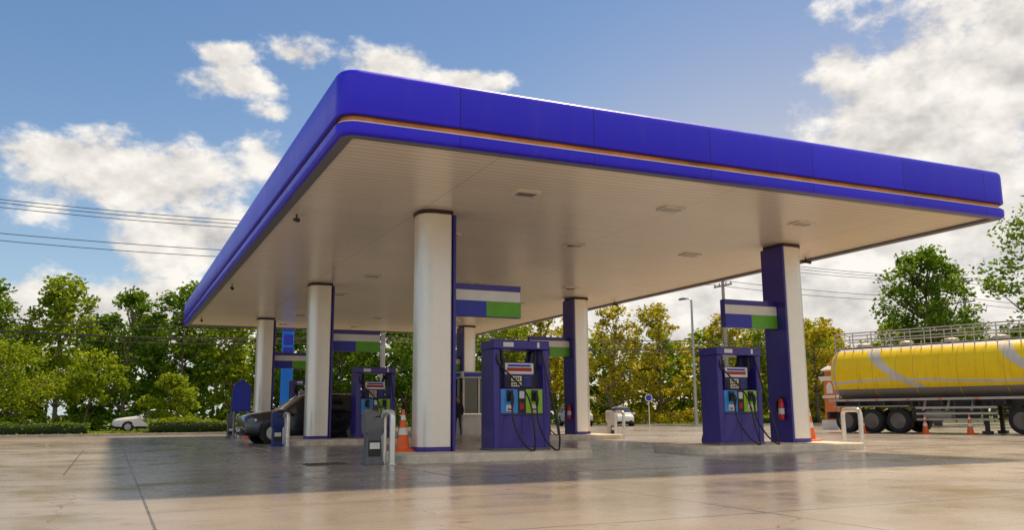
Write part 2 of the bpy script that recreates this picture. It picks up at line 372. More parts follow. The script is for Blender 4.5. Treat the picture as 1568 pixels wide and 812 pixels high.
COLX = (6.38, 16.5); COLY = (18.1, 29.8, 41.55)
k = 0
for ci, cx in enumerate(COLX):
    sg = 1 if ci == 0 else -1
    for cy in COLY:
        k += 1; b = MB()
        rd = [.06, .3, .3, .06] if sg > 0 else [.3, .06, .06, .3]
        xa, xb = (cx-.41, cx+.31) if sg > 0 else (cx-.31, cx+.41)
        b.loft([rr(xa,xb,cy-.40,cy+.40,.2,z,8,rd) for z in (.17, 5.459)], 0)
        b.loft([rr(xa-.012,xb+.012,cy-.412,cy+.412,.2,z,8,rd) for z in (.171, .27)], 1)
        b.loft([rr(xa-.02,xb+.02,cy-.42,cy+.42,.2,z,8,rd) for z in (5.37, 5.455)], 2)
        if sg > 0: b.box(cx+.325, cx+.385, cy-.425, cy+.425, .172, 5.365, 1)
        else: b.box(cx-.385, cx-.325, cy-.425, cy+.425, .172, 5.365, 1)
        b.obj('column_%d' % k, [silver, bluePl, darkTrim], can)
        b = MB(); x0, x1 = (cx+.39, cx+2.12) if sg > 0 else (cx-2.12, cx-.39)
        b.box(x0, x1, cy-.09, cy+.09, 3.14, 3.88, 0)
        for s in (-1, 1):
            ya, yb = (cy-.097, cy-.0905) if s < 0 else (cy+.0905, cy+.097)
            xm = (x0+x1)/2
            b.box(x0+.01, x1-.01, ya, yb, 3.50, 3.74, 1); b.box(x0+.01, xm, ya, yb, 3.15, 3.495, 2); b.box(xm, x1-.01, ya, yb, 3.15, 3.495, 3)
        b.obj('blade_sign_%d' % k, [bluePl, signW, signB, signG], can)

# ------------------------------------------------------------------ fire extinguishers on columns
def extinguisher(x, y):
    e = group('fire_extinguisher', (x, y, .75)); b = MB()
    b.lathe([(.02,0),(.075,.01),(.08,.05),(.08,.42),(.06,.49),(.025,.53),(.02,.56)], (0,0,0), 14, 0)
    b.box(-.03, .07, -.015, .015, .56, .61, 1); b.tube(smoothpath([(.05,0,.58),(.12,0,.5),(.11,0,.3),(.09,0,.15)]), .012, 6, 1)
    b.lathe([(.081,.15),(.081,.3)], (0,0,0), 14, 2)
    b.box(-.1, .1, .06, .1, .2, .5, 1)
    b.obj('cylinder', [redM, black, refl], e)
extinguisher(COLX[1]-.48, 17.95); extinguisher(COLX[1]-.48, 29.65); extinguisher(COLX[0]+.48, 41.4)

# ------------------------------------------------------------------ islands, dispensers, guards
ISL = [(5.25, 9.7), (12.35, 17.7)]
ROWS = (17.7, 29.4, 41.15)
def island(x0, x1, yc):
    e = MB(); y0, y1 = yc-1.1, yc+1.1
    e.loft([rr(x0,x1,y0,y1,.45,-.01), rr(x0,x1,y0,y1,.45,.145), rr(x0+.02,x1-.02,y0+.02,y1-.02,.43,.168), rr(x0+.05,x1-.05,y0+.05,y1-.05,.40,.17)], 0)
    e.obj('pump_island', [islandM])
def dispenser(xc, yc):
    g = group('fuel_dispenser', (xc, yc, .17)); W = .67; Dp = .35
    b = MB()
    b.box(-W+.005, W-.005, -Dp+.01, Dp-.01, 0, 1.34, 0)
    b.box(-W-.012, -W+.14, -Dp-.005, Dp+.005, 0.02, 2.2, 0); b.box(W-.14, W+.012, -Dp-.005, Dp+.005, 0.02, 2.2, 0)
    b.box(-W-.02, W+.02, -Dp-.02, Dp+.02, 2.2, 2.40, 0)
    b.box(-.36, .36, -.22, .22, 1.34, 1.92, 0)
    b.box(-W-.03, W+.03, -Dp-.03, Dp+.03, 0, .05, 3)
    b.obj('cabinet', [bluePl, black, steel, greyP], g, bevel=.02)
    d = MB()
    for s in (-1, 1):
        def P(x0, x1, z0, z1, m, base=Dp-.01, t=.012):
            x0, x1 = (x0, x1) if s < 0 else (-x1, -x0)
            ya, yb = sorted((s*base, s*(base+t))); d.box(x0, x1, ya, yb, z0, z1, m)
        P(-.35, .35, 1.66, 1.90, 1, .22); P(-.30, .30, 1.72, 1.80, 7, .232, .004)
        P(-.28, .28, 1.82, 1.87, 2, .232, .004)
        P(-.33, .33, 1.36, 1.63, 0, .22); P(-.20, .05, 1.50, 1.61, 3, .232, .006); P(-.20, .05, 1.38, 1.47, 3, .232, .006)
        for q in range(4): P(-.17+q*.05, -.14+q*.05, 1.52, 1.59, 0, .238, .003); P(-.17+q*.05, -.14+q*.05, 1.40, 1.45, 0, .238, .003)
        P(.12, .27, 1.40, 1.60, 2, .232, .004)
        for q in range(9): P(.135+(q%3)*.045, .165+(q%3)*.045, 1.43+(q//3)*.05, 1.46+(q//3)*.05, 0, .236, .004)
        P(-.50, -.10, .80, 1.32, 4); P(.10, .50, .80, 1.32, 5)
        P(-.085, .085, .80, 1.32, 0); P(-.06, .06, 1.12, 1.28, 1, Dp+.002, .004); P(-.05, .05, .88, 1.02, 7, Dp+.002, .004)
        P(-.52, .52, .74, .765, 0, Dp-.01, .008); P(-.008, .008, .06, .72, 0, Dp-.01, .003)
        P(-.45, -.2, 2.25, 2.35, 1, Dp+.02, .003); P(.38, .44, 2.24, 2.36, 1, Dp+.02, .003)
        for cx in (-.30, .30):
            P(cx-.07, cx+.07, 1.06, 1.30, 0, Dp+.002, .05); P(cx-.08, cx+.08, .84, .98, 1, Dp+.002, .004)
            P(cx-.05, cx+.05, .86, .90, 7, Dp+.0065, .003)
    d.obj('panels', [black, signW, signB, cream, cyan, green, steel, M('label_red', (.45,.03,.02), .5)], g)
    h = MB()
    for s in (-1, 1):
        for sx in (-1, 1):
            cx = .30*sx
            h.tube([(cx, s*(Dp+.05), 1.24), (cx, s*(Dp+.13), 1.20), (cx, s*(Dp+.15), 1.04), (cx, s*(Dp+.14), .95)], [.02,.035,.04,.028], 8, 0)
            h.tube(smoothpath([(cx, s*(Dp+.13), 1.21), (cx, s*(Dp+.22), 1.13), (cx, s*(Dp+.15), 1.02)]), .010, 6, 0)
            ox = .56*sx; e = random.uniform(-.05, .05)
            pts = [(cx, s*(Dp+.14), .97), (cx-.02, s*(Dp+.24), .62), (cx+.06+e, s*(Dp+.50), .22), (cx+.18+e, s*(Dp+.70), .03), (cx+.33+e, s*(Dp+.60), .05), (cx+.43, s*(Dp+.34), .45), (cx+.36, s*(Dp+.14), 1.2), (ox-.02, s*(Dp+.04), 1.9), (ox-.05*sx, s*(Dp-.05), 2.2)]
            h.tube(smoothpath(pts, 8), .020, 8, 0)
            h.tube([(ox-.14*sx, s*.2, 2.19), (ox-.14*sx, s*.2, 2.05), (ox-.17*sx, s*.22, 1.95), (ox-.16*sx, s*.22, 1.80)], [.03,.045,.05,.03], 8, 0)
    h.obj('hoses', [rubber], g)
def uguard(x, y, x2=0, y2=.6):
    e = group('bollard_guard_rail', (x, y, 0)); b = MB()
    v = Vector((x2, y2, 0)); 
    P = [Vector((0,0,-.02)), Vector((0,0,.45)), Vector((0,0,.86)), v*.05+Vector((0,0,.95)), v*.15+Vector((0,0,.99)), v*.5+Vector((0,0,1.0)), v*.85+Vector((0,0,.99)), v*.95+Vector((0,0,.95)), v+Vector((0,0,.86)), v+Vector((0,0,.45)), v+Vector((0,0,-.02))]
    b.tube(smoothpath(P, 4), .06, 14, 0)
    for q in ((0,0,0), v): b.lathe([(.10,0),(.10,.012),(.065,.02)], (q[0],q[1],0), 16, 0)
    b.obj('pipe', [steel], e)
def washer(x, y, mat=None):
    g = group('windshield_washer_stand', (x, y, 0)); b = MB()
    b.loft([rr(-.20,.20,-.17,.17,.05,0), rr(-.20,.20,-.17,.17,.05,.05), rr(-.165,.165,-.14,.14,.04,.07), rr(-.15,.15,-.13,.13,.04,.55), rr(-.19,.19,-.17,.17,.05,.62), rr(-.19,.19,-.17,.17,.05,.70)], 0)
    b.prism([(-.19,.70),(-.19,1.02),(-.13,1.07),(.10,1.0),(.12,.95),(-.06,.90),(-.08,.70)], 'y', -.16, .16, 0)
    b.box(-.19, .17, -.175, -.16, .70, .9, 0)
    b.box(-.12, .12, -.150, -.128, .16, .46, 1); b.box(-.10, .10, -.155, -.151, .30, .42, 2)
    b.tube([(.04,0,.6),(.10,.03,1.10)], .012, 6, 1); b.box(.02,.2,-.01,.05,1.08,1.13, 1)
    b.obj('stand', [mat or greyP, black, refl], g, bevel=.012)
for r, y in enumerate(ROWS):
    for i, (x0, x1) in enumerate(ISL):
        island(x0, x1, y)
    dispenser(8.22, y+.05); dispenser(14.25, y+.05)
    uguard(5.02+(.12 if r else 0), y-1.15); washer(4.70+(.15 if r else 0), y-.9, None if r != 1 else M('washer_blue', (.02,.04,.20), .4))
    uguard(17.95, y-.55)
washer(18.05, ROWS[1]+.5, M('washer_pale', (.5,.5,.48), .5))

def cone(x, y, z, s=1.):
    g = group('traffic_cone', (x, y, z), random.uniform(0, 1.5), s); b = MB()
    b.loft([rr(-.2,.2,-.2,.2,.05,0), rr(-.2,.2,-.2,.2,.05,.03), rr(-.17,.17,-.17,.17,.05,.045)], 0)
    def R(z): return .135-.112*(z-.04)/.76
    for z0, z1, m in ((.04,.32,0),(.32,.45,1),(.45,.60,0),(.60,.69,1),(.69,.80,0)):
        b.lathe([(R(z0),z0),(R(z1),z1)], (0,0,0), 20, m)
    b.obj('cone_body', [orange, refl], g)
cone(5.76, 18.2, .17, 1.12); cone(17.42, 18.45, .17, 1.12)
for x, y in ((31.0,29.5),(32.0,27.0),(32.6,25.3),(33.2,23.0),(33.5,20.6)): cone(x, y, 0, 1.0)
cone(5.45, 39.2, 0, 1.1)

# ------------------------------------------------------------------ kiosk
kg = group('cashier_kiosk', (16.2, 39.2, 0)); b = MB()
b.box(-1.2,1.2,-1.0,1.0,.0,.95,0); b.box(-1.3,1.3,-1.1,1.1,2.65,2.95,0)
for x in (-1.17, -.4, .4, 1.17):
    for y in (-.97, .97): b.box(x-.04,x+.04,y-.04,y+.04,.95,2.65,0)
for y in (-.33, .33):
    for x in (-1.17, 1.17): b.box(x-.04,x+.04,y-.04,y+.04,.95,2.65,0)
b.box(-1.13,1.13,-.945,-.935,.96,2.64,1); b.box(-1.145,-1.135,-.9,.9,.96,2.64,1); b.box(1.135,1.145,-.9,.9,.96,2.64,1)
b.box(-1.25,1.25,-1.12,-1.0,.93,1.0,2); b.box(-1.302,-1.3,-.9,.9,2.7,2.9,3); b.box(-1.2,1.2,-1.105,-1.102,2.7,2.9,3)
b.obj('kiosk_body', [M('kiosk_white', (.62,.6,.56), .5), glassD, steel, signB], kg, bevel=.01)

# ------------------------------------------------------------------ vehicles
def wheel(b, x, y, z, r, wd, side, mt, mr):
    y0 = y; y1 = y+side*wd
    secs = []
    for rr_, t in ((r*.62,0),(r*.93,0),(r,.15),(r,.85),(r*.93,1),(r*.64,1)):
        yy = y0+(y1-y0)*t
        secs.append([(x+rr_*math.cos(2*math.pi*k/24), yy, z+rr_*math.sin(2*math.pi*k/24)) for k in range(24)])
    b.loft(secs, mt, cap=False)
    q = []
    for rr_, t in ((r*.64,1.0),(r*.60,.92),(r*.52,.8),(r*.2,.86),(r*.12,.98)):
        yy = y0+(y1-y0)*t
        q.append([(x+rr_*math.cos(2*math.pi*k/24), yy, z+rr_*math.sin(2*math.pi*k/24)) for k in range(24)])
    b.loft(q, mr)
    for k in range(6):
        a = 2*math.pi*k/6; c, s_ = math.cos(a), math.sin(a)
        pts = []
        for rr_, h in ((.16,.03),(.6,.05)):
            for sgn in (-1, 1):
                pts.append((x+r*(rr_*c-sgn*h*s_), y1-side*.015, z+r*(rr_*s_+sgn*h*c)))
        yb = y1-side*.05
        pts += [(p[0], yb, p[2]) for p in pts]
        b.add(pts, [(0,1,3,2),(4,6,7,5),(0,2,6,4),(1,5,7,3),(0,4,5,1),(2,3,7,6)], mr)
tyreM = M('tyre', (.02,.02,.02), .8, var=.2); rimM = M('rim_alloy', (.5,.5,.5), .3, .7)
truckRim = M('truck_rim', (.18,.15,.12), .6, .2, var=.3)
lampW = M('headlamp', (.80,.82,.85), .1, .1, coat=.8); lampR = M('taillamp', (.4,.01,.01), .15, coat=.5)
chrome = M('chrome', (.75,.75,.75), .12, 1.)
def car(name, loc, rz, paint, kind='suv'):
    g = group(name, loc, rz); b = MB()
    if kind == 'suv':
        S = [(-2.36,.40,.70,.78,.60,.52),(-2.30,.30,.80,.93,.78,.66),(-2.12,.27,.88,1.02,.88,.74),(-1.7,.26,.94,1.09,.92,.78),(-1.05,.26,.99,1.15,.93,.80),
             (-.95,.26,1.0,1.19,.93,.80),(-.62,.26,1.0,1.43,.93,.74),(-.28,.26,1.01,1.66,.93,.67),(-.18,.26,1.01,1.69,.93,.66),(.50,.26,1.02,1.74,.93,.66),(.60,.26,1.02,1.74,.93,.66),
             (1.42,.26,1.03,1.72,.93,.66),(1.52,.26,1.03,1.715,.93,.66),(1.95,.26,1.04,1.67,.92,.65),(2.08,.28,1.04,1.60,.91,.66),(2.25,.30,1.02,1.20,.89,.76),(2.34,.34,.95,1.05,.84,.72),(2.38,.42,.80,.90,.78,.66)]
        wheels = (-1.42, 1.42); R = .37; sidegl = {6,7,8,10,12}
    else:
        S = [(-2.28,.36,.58,.64,.60,.52),(-2.2,.26,.66,.76,.76,.64),(-2.0,.22,.72,.84,.84,.72),(-1.5,.2,.78,.92,.87,.74),(-.95,.2,.84,.98,.88,.74),
             (-.85,.2,.85,1.02,.88,.74),(-.45,.2,.86,1.24,.88,.66),(-.05,.2,.87,1.41,.88,.59),(.08,.2,.87,1.43,.88,.58),(.48,.2,.88,1.45,.88,.58),(.56,.2,.88,1.45,.88,.58),
             (1.05,.2,.89,1.42,.88,.58),(1.12,.2,.89,1.41,.88,.58),(1.35,.2,.90,1.34,.88,.60),(1.5,.2,.90,1.28,.87,.62),(1.85,.22,.92,1.05,.86,.72),(2.2,.26,.88,1.0,.80,.68),(2.27,.36,.74,.84,.74,.62)]
        wheels = (-1.35, 1.35); R = .31; sidegl = {6,7,8,10,12}
    secs = []
    for x, zb, zl, zt, wv, wt in S:
        h = [(0,zb),(wv*.8,zb),(wv*.97,zb+.10),(wv,zb+.3*(zl-zb)+.05),(wv*.99,zl-.06),(wv*.955,zl),(wt+.03,zt-.08),(wt,zt-.045),(wt*.8,zt-.01),(0,zt)]
        loop = h+[(-a, c) for a, c in h[-2:0:-1]]
        secs.append([(x, a, c) for a, c in loop])
    def mf(k, i):
        if i in (5, 12) and k in sidegl: return 1
        if i in (7, 8, 9, 10) and k in (5, 6, 14): return 1
        if i in (6, 11) and k in (5,6,14): return 1
        if i in (0, 1, 16, 17): return 2
        return 0
    b.loft(secs, 0, True, mf)
    zl = S[2][2]; Wd = S[3][4]
    for wx in wheels:
        for s in (-1, 1):
            secs2 = [[(wx+(R+.05)*math.cos(2*math.pi*k/24), s*yy, R+(R+.05)*math.sin(2*math.pi*k/24)) for k in range(24)] for yy in (Wd-.2, Wd+.006)]
            b.loft(secs2, 2); wheel(b, wx, s*(Wd-.2), R, R, .225, s, 3, 4)
    xf = S[1][0]-.02
    b.box(xf-.03, xf+.2, -.42, .42, zl-.24, zl-.08, 2)
    for q in range(3): b.box(xf-.045, xf-.02, -.40, .40, zl-.215+q*.05, zl-.20+q*.05, 5)
    b.box(xf-.05, xf+.1, -.55, .55, .36, .48, 2); b.box(xf-.075, xf-.05, -.2, .2, .42, .53, 6)
    for s in (-1, 1):
        b.loft([[(S[1][0]-.01, s*.48, zl-.09), (S[1][0]-.01, s*.48, zl-.17), (S[1][0]+.0, s*.70, zl-.16), (S[1][0]+.02, s*.72, zl-.05)],
                [(S[2][0]+.12, s*.62, zl-.05), (S[2][0]+.12, s*.62, zl-.12), (S[2][0]+.12, s*(Wd-.005), zl-.10), (S[2][0]+.12, s*(Wd-.01), zl-.03)]], 6)
        b.box(-.85 if kind == 'suv' else -.75, -.68 if kind == 'suv' else -.58, *sorted((s*(Wd-.02), s*(Wd+.17))), S[4][2]+.03, S[4][2]+.18, 0)
        b.box(S[-3][0]-.15, S[-2][0]+.01, *sorted((s*(Wd-.25), s*(Wd-.06))), S[-3][2]-.22, S[-3][2]-.04, 7)
        for hx in (.25, 1.25): b.box(hx, hx+.16, *sorted((s*Wd*.96, s*(Wd+.02))), zl-.02, zl+.01, 0)
    b.box(-.9, 2.0, -Wd-.012, -Wd+.05, .25, .33, 2); b.box(-.9, 2.0, Wd-.05, Wd+.012, .25, .33, 2)
    b.obj('body', [paint, glassD, black, tyreM, rimM, chrome, lampW, lampR], g, sharp=42)
blackPaint = M('car_paint_black', (.05,.052,.062), .2, .5, var=.1, coat=1.)
whitePaint = M('car_paint_white', (.78,.78,.77), .3, 0, var=.03, coat=.6)
car('parked_suv', (6.40, 31.7, 0), rad(6), blackPaint, 'suv')
car('white_sedan', (35.6, 57.6, .002), rad(62), whitePaint, 'sedan')
car('white_suv', (33.2, 60.5, .002), rad(75), whitePaint, 'suv')
car('white_sedan', (2.4, 62.2, .002), rad(0), whitePaint, 'sedan')

# tanker truck
tg = group('tanker_truck', (32.1, 31.3, 0), math.atan2(-.958, .286))
def tankmat():
    m, nt, out = newmat('tank_livery'); N = NT(nt)
    p = N.n('ShaderNodeBsdfPrincipled'); N.l(p.outputs[0], out.inputs[0])
    tc = N.n('ShaderNodeTexCoord').outputs['Object']; s = N.n('ShaderNodeSeparateXYZ'); N.l(tc, s.inputs[0])
    zn = N.m('DIVIDE', N.m('SUBTRACT', s.outputs[2], 2.7), 1.2)
    cur = N.m('ADD', s.outputs[0], N.m('ADD', N.m('MULTIPLY', zn, 1.7), N.m('MULTIPLY', N.m('MULTIPLY', zn, zn), -.8)))
    sw = N.m('LESS_THAN', N.m('FRACT', N.m('DIVIDE', N.m('ADD', cur, 3.2), 5.6)), .10)
    top = N.m('GREATER_THAN', zn, .86)
    wl = N.m('ADD', -.36, N.m('MULTIPLY', N.m('SINE', N.m('MULTIPLY', s.outputs[0], .62)), .08))
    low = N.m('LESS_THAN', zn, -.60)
    line = N.m('LESS_THAN', N.m('ABSOLUTE', N.m('SUBTRACT', zn, wl)), .05)
    K = N.m('MAXIMUM', N.m('MAXIMUM', sw, top), line)
    ns = N.noise(tc, 1.3, 5)
    c = N.mix(K, N.mix(N.ramp(ns, .3, .7), (.90,.60,.003), (.98,.70,.008)), N.mix(N.ramp(ns, .3, .7), (.55,.52,.45), (.70,.65,.57)))
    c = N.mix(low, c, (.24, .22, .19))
    mp = N.n('ShaderNodeMapping'); mp.inputs['Scale'].default_value = (2.5, 1, .25); N.l(tc, mp.inputs[0])
    c = N.mix(N.m('MULTIPLY', N.ramp(N.noise(mp.outputs[0], 3, 4), .55, .8), .35), c, (.2,.13,.04))
    seam = N.m('LESS_THAN', N.m('FRACT', N.m('DIVIDE', N.m('ADD', s.outputs[0], 10), 1.85)), .008)
    c = N.mix(N.m('MULTIPLY', seam, .5), c, (.12,.1,.06))
    N.l(c, p.inputs['Base Color']); p.inputs['Roughness'].default_value = .38; p.inputs['Specular IOR Level'].default_value = .35
    return m
b = MB(); SEG = 40
def tsec(x, k):
    return [(x, 1.22*k*math.copysign(abs(math.cos(a))**.85, math.cos(a)), 2.7+1.2*k*math.copysign(abs(math.sin(a))**.85, math.sin(a))) for a in [2*math.pi*i/SEG for i in range(SEG)]]
secs = [tsec(-.42, .12), tsec(-.40, .45), tsec(-.32, .75), tsec(-.18, .92), tsec(-.05, .985), tsec(.02, 1)]
for i in range(1, 12): secs.append(tsec(.02+i*.93, 1))
secs += [tsec(10.32, .985), tsec(10.42, .92), tsec(10.5, .75), tsec(10.56, .4)]
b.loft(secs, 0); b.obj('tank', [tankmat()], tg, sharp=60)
frameM = M('truck_frame', (.045,.038,.035), .6, var=.3); dirtG = M('galvanised', (.50,.46,.40), .5, .25)
ringM = M('tank_ring_yellow', (.70,.48,.02), .4)
b = MB()
for x in (1.87, 3.72, 5.57, 7.42, 9.27):
    b.loft([tsec(x-.015, 1.001), tsec(x-.015, 1.006), tsec(x+.015, 1.006), tsec(x+.015, 1.001)], 4, cap=False)
for x in (.02, 10.2):
    b.loft([tsec(x-.03, 1.001), tsec(x-.03, 1.012), tsec(x+.03, 1.012), tsec(x+.03, 1.001)], 1, cap=False)
b.box(-.2, 10.2, -.55, -.40, 1.15, 1.6, 0); b.box(-.2, 10.2, .40, .55, 1.15, 1.6, 0)
b.box(-.35, 10.0, -1.22, -1.02, 1.42, 1.52, 1); b.box(-.35, 10.0, 1.02, 1.22, 1.42, 1.52, 1)
for x in (.0, 1.1, 2.25, 3.5, 4.8, 6.1, 7.3): b.box(x-.04, x+.04, -1.15, 1.15, 1.2, 1.42, 0)
b.box(-.5, -.38, -1.2, 1.2, .62, .95, 0); b.box(-.52, -.5, -1.15, -.7, .68, .88, 2); b.box(-.52, -.5, .7, 1.15, .68, .88, 2)
for s in (-1, 1): b.box(-.15, 3.4, *sorted((s*.80, s*1.24)), 1.16, 1.20, 1)
for s in (-1, 1):
    for z in (.55, .80, 1.05): b.box(3.7, 7.0, *sorted((s*1.16, s*1.20)), z, z+.09, 1)
    for x in (3.8, 5.3, 6.8): b.box(x, x+.06, *sorted((s*1.10, s*1.16)), .5, 1.45, 0)
    b.box(6.35, 6.5, *sorted((s*.75, s*.9)), .12, 1.3, 0); b.box(6.25, 6.6, *sorted((s*.68, s*.98)), .0, .12, 0)
    b.tube([(4.0, s*.85, .78), (5.1, s*.85, .78)], .2, 14, 1)
b.box(5.3, 6.1, -1.08, -.6, .55, 1.15, 0); b.box(3.4, 3.7, -1.0, -.5, .6, 1.1, 0)
for x in (4.0, 5.0, 6.0): b.tube([(x, -.9, 1.4), (x, -1.05, 1.1), (x, -1.2, 1.0)], .06, 8, 1)
b.box(-.3, 9.9, -.32, .32, 3.92, 3.96, 1)
for x in (1., 3., 5., 7., 9.): b.lathe([(.3,3.96),(.3,4.08),(.24,4.12),(.1,4.14)], (x,0,0), 16, 1)
for s in (-1, 1):
    y = s*.72
    for z in (4.28, 4.6): b.tube([(-.1,y,z),(9.8,y,z)], .03, 6, 1)
    for i in range(12): b.tube([(-.1+i*.9,y,3.62),(-.1+i*.9,y,4.6)], .025, 6, 1)
    for i in range(11): b.tube([(.35+i*.9,y,3.66),(.35+i*.9,y,4.0),(.35+i*.9,y*.85,4.02)], .018, 6, 1)
b.tube([(-.1,-.72,4.6),(-.1,.72,4.6)], .03, 6, 1)
for s in (-.2, .2): b.tube([(-.55,s,.9),(-.55,s,3.3),(-.2,s,4.0)], .025, 6, 1)
for i in range(9): b.tube([(-.55,-.2,1.1+i*.27),(-.55,.2,1.1+i*.27)], .018, 6, 1)
for x in (.5, 1.9, 3.3, 4.7, 6.2): b.box(x, x+.14, -1.235, -1.222, 1.44, 1.5, 3)
b.obj('chassis', [frameM, dirtG, lampR, orange, ringM], tg)
b = MB()
for x in (.45, 1.66, 2.87, 7.9, 9.15):
    for s in (-1, 1): wheel(b, x, s*.70, .54, .54, .52, s, 0, 1)
    b.tube([(x,-.8,.54),(x,.8,.54)], .09, 10, 2)
for s in (-1, 1): wheel(b, 12.3, s*.92, .54, .54, .3, s, 0, 1)
b.obj('wheels', [tyreM, truckRim, frameM], tg)
b = MB()
b.box(7.2, 13.2, -.5, .5, .75, 1.1, 1)
cabp = [(10.85,.9),(10.85,3.3),(11.2,3.75),(12.2,3.7),(12.9,3.0),(13.25,2.1),(13.35,1.6),(13.35,.55),(12.95,.5),(12.9,.9),(12.6,1.15),(12.0,1.15),(11.7,.9)]
b.prism(cabp, 'y', -1.22, 1.22, 0)
for s in (-1, 1):
    b.prism([(11.7,2.0),(11.7,2.95),(12.6,2.95),(13.02,2.05)], 'y', *sorted((s*1.222, s*1.23)), 2)
    b.box(13.0, 13.1, *sorted((s*1.3, s*1.5)), 2.1, 2.9, 1); b.box(13.34, 13.4, *sorted((s*.8, s*1.15)), .75, 1.0, 3)
b.add([(12.93,-1.1,3.0),(12.93,1.1,3.0),(13.27,1.1,2.12),(13.27,-1.1,2.12)], [(0,1,2,3)], 2)
b.box(13.35, 13.4, -.7, .7, .9, 1.6, 1)
b.obj('tractor_cab', [M('cab_paint', (.7,.68,.62), .35, coat=.5), frameM, glassD, lampW], tg, bevel=.03)

# ------------------------------------------------------------------ street furniture
def pole(x, y, h):
    g = group('utility_pole', (x, y, 0)); b = MB()
    b.tube([(0,0,-.1),(0,0,h*.5),(0,0,h)], [.19,.15,.11], 12, 0)
    for z in (h-.3, h-2.2): 
        b.box(-.06, .06, -1.1, 1.1, z-.06, z+.06, 0)
        for q in (-1., -.4, .4, 1.): b.lathe([(.03,0),(.06,.05),(.04,.1),(.055,.15),(.02,.2)], (0,q,z+.06), 8, 1)
    b.box(-.05, .05, -.5, .5, 5.85, 5.95, 0)
    b.obj('pole', [poleM, M('insulator', (.3,.12,.06), .3)], g)
PX = (-96, -68, -40, -12, 16, 44, 72, 100, 128)
for x in PX: pole(x, 55.2, 13.2)
b = MB()
for (z, y, sag) in ((13.15,54.2,.35),(13.15,54.8,.45),(13.15,56.2,.4),(11.2,54.2,.3),(11.2,56.2,.38),(6.35,54.7,.35),(6.05,54.8,.5),(5.95,55.2,.42),(5.85,55.6,.6),(6.6,55.3,.3)):
    for a, c in zip(PX[:-1], PX[1:]):
        P = [(a+(c-a)*t/12, y, z-sag*(1-(2*t/12-1)**2)) for t in range(13)]
        b.tube(P, .022 if z > 8 else .03, 5)
b.obj('power_lines', [wireM])
def lamp(x, y, h, rz=0):
    g = group('street_lamp', (x, y, 0), rz); b = MB()
    b.tube([(0,0,0),(0,0,h*.6),(0,0,h)], [.13,.10,.07], 12, 0); b.lathe([(.22,0),(.22,.06),(.14,.3)], (0,0,0), 12, 0)
    b.tube(smoothpath([(0,0,h-.05),(.2,0,h+.1),(.4,0,h+.14),(.6,0,h+.15)]), .045, 8, 0)
    b.loft([rr(.5,1.2,-.12,.12,.08,h+.10), rr(.45,1.2,-.15,.15,.1,h+.17), rr(.6,1.1,-.08,.08,.05,h+.24)], 1)
    b.obj('lamp_post', [M('galv_pole', (.42,.42,.40), .45, .5), greyP], g)
lamp(37.6, 50.8, 9.0, rad(100)); lamp(-24, 52, 9)

g = group('totem_sign', (9.0, 50.5, 0)); b = MB()
b.loft([rr(-.32,.32,-.16,.16,.06,z) for z in (0, 5.75)], 0); b.loft([rr(-.36,.36,-.2,.2,.06,z) for z in (5.75, 5.9)], 1)
for z in (4.2, 4.95): b.box(-.27, .27, -.17, -.161, z, z+.6, 1)
b.box(-.45, .45, -.3, .3, 0, .2, 3); b.obj('totem', [M('totem_blue', (.01,.22,.85), .35), signB, signW, kerbM], g)

g = group('blue_sign_board', (5.2, 39.9, 0), rad(8)); b = MB()
pl = [(-.44,1.25),(-.40,1.3),(-.40,2.15),(-.30,2.35),(-.10,2.45),(0,2.58),(.10,2.45),(.30,2.35),(.40,2.15),(.40,1.3),(.44,1.25),(.44,1.15),(-.44,1.15)]
b.prism(pl, 'y', -.04, .04, 0)
b.prism([(x*.8, 1.75+(z-1.75)*.85) for x, z in pl], 'y', -.047, -.0405, 1)
for s in (-.3, .3): b.tube([(s,0,0),(s,0,1.2)], .035, 8, 2); b.box(s-.05, s+.05, -.25, .25, 0, .06, 2)
b.obj('board', [signB, M('board_face', (.03,.05,.5), .4), M('post_grey', (.3,.3,.3), .5)], g)

g = group('ornamental_gate_pillar', (36.6, 36.6, 0)); b = MB()
oM = M('pillar_orange', (.72,.20,.04), .6); wM = M('pillar_white', (.80,.75,.66), .6)
def sq(h, z): return [(-h,-h,z),(h,-h,z),(h,h,z),(-h,h,z)]
b.loft([sq(.58,0), sq(.58,.5)], 1); b.loft([sq(.44,.5), sq(.42,1.7)], 0); b.loft([sq(.50,1.7), sq(.50,1.85)], 1)
b.loft([sq(.42,1.85), sq(.42,2.65)], 0)
for sx_ in (-1, 1):
    b.prism([(-.22,1.95),(.22,1.95),(.22,2.35),(.12,2.52),(0,2.58),(-.12,2.52),(-.22,2.35)], 'x', *sorted((sx_*.422, sx_*.435)), 1)
    b.prism([(-.22,1.95),(.22,1.95),(.22,2.35),(.12,2.52),(0,2.58),(-.12,2.52),(-.22,2.35)], 'y', *sorted((sx_*.422, sx_*.435)), 1)
b.loft([sq(.50,2.65), sq(.60,2.80), sq(.60,2.90)], 1); b.loft([sq(.36,2.90), sq(.36,3.2)], 0)
b.loft([sq(.48,3.2), sq(.52,3.27), sq(.34,3.42), sq(.22,3.50)], 1); b.lathe([(.2,3.5),(.24,3.6),(.16,3.75),(.08,3.85),(.02,4.0)], (0,0,0), 14, 0)
b.obj('pillar', [oM, wM], g)

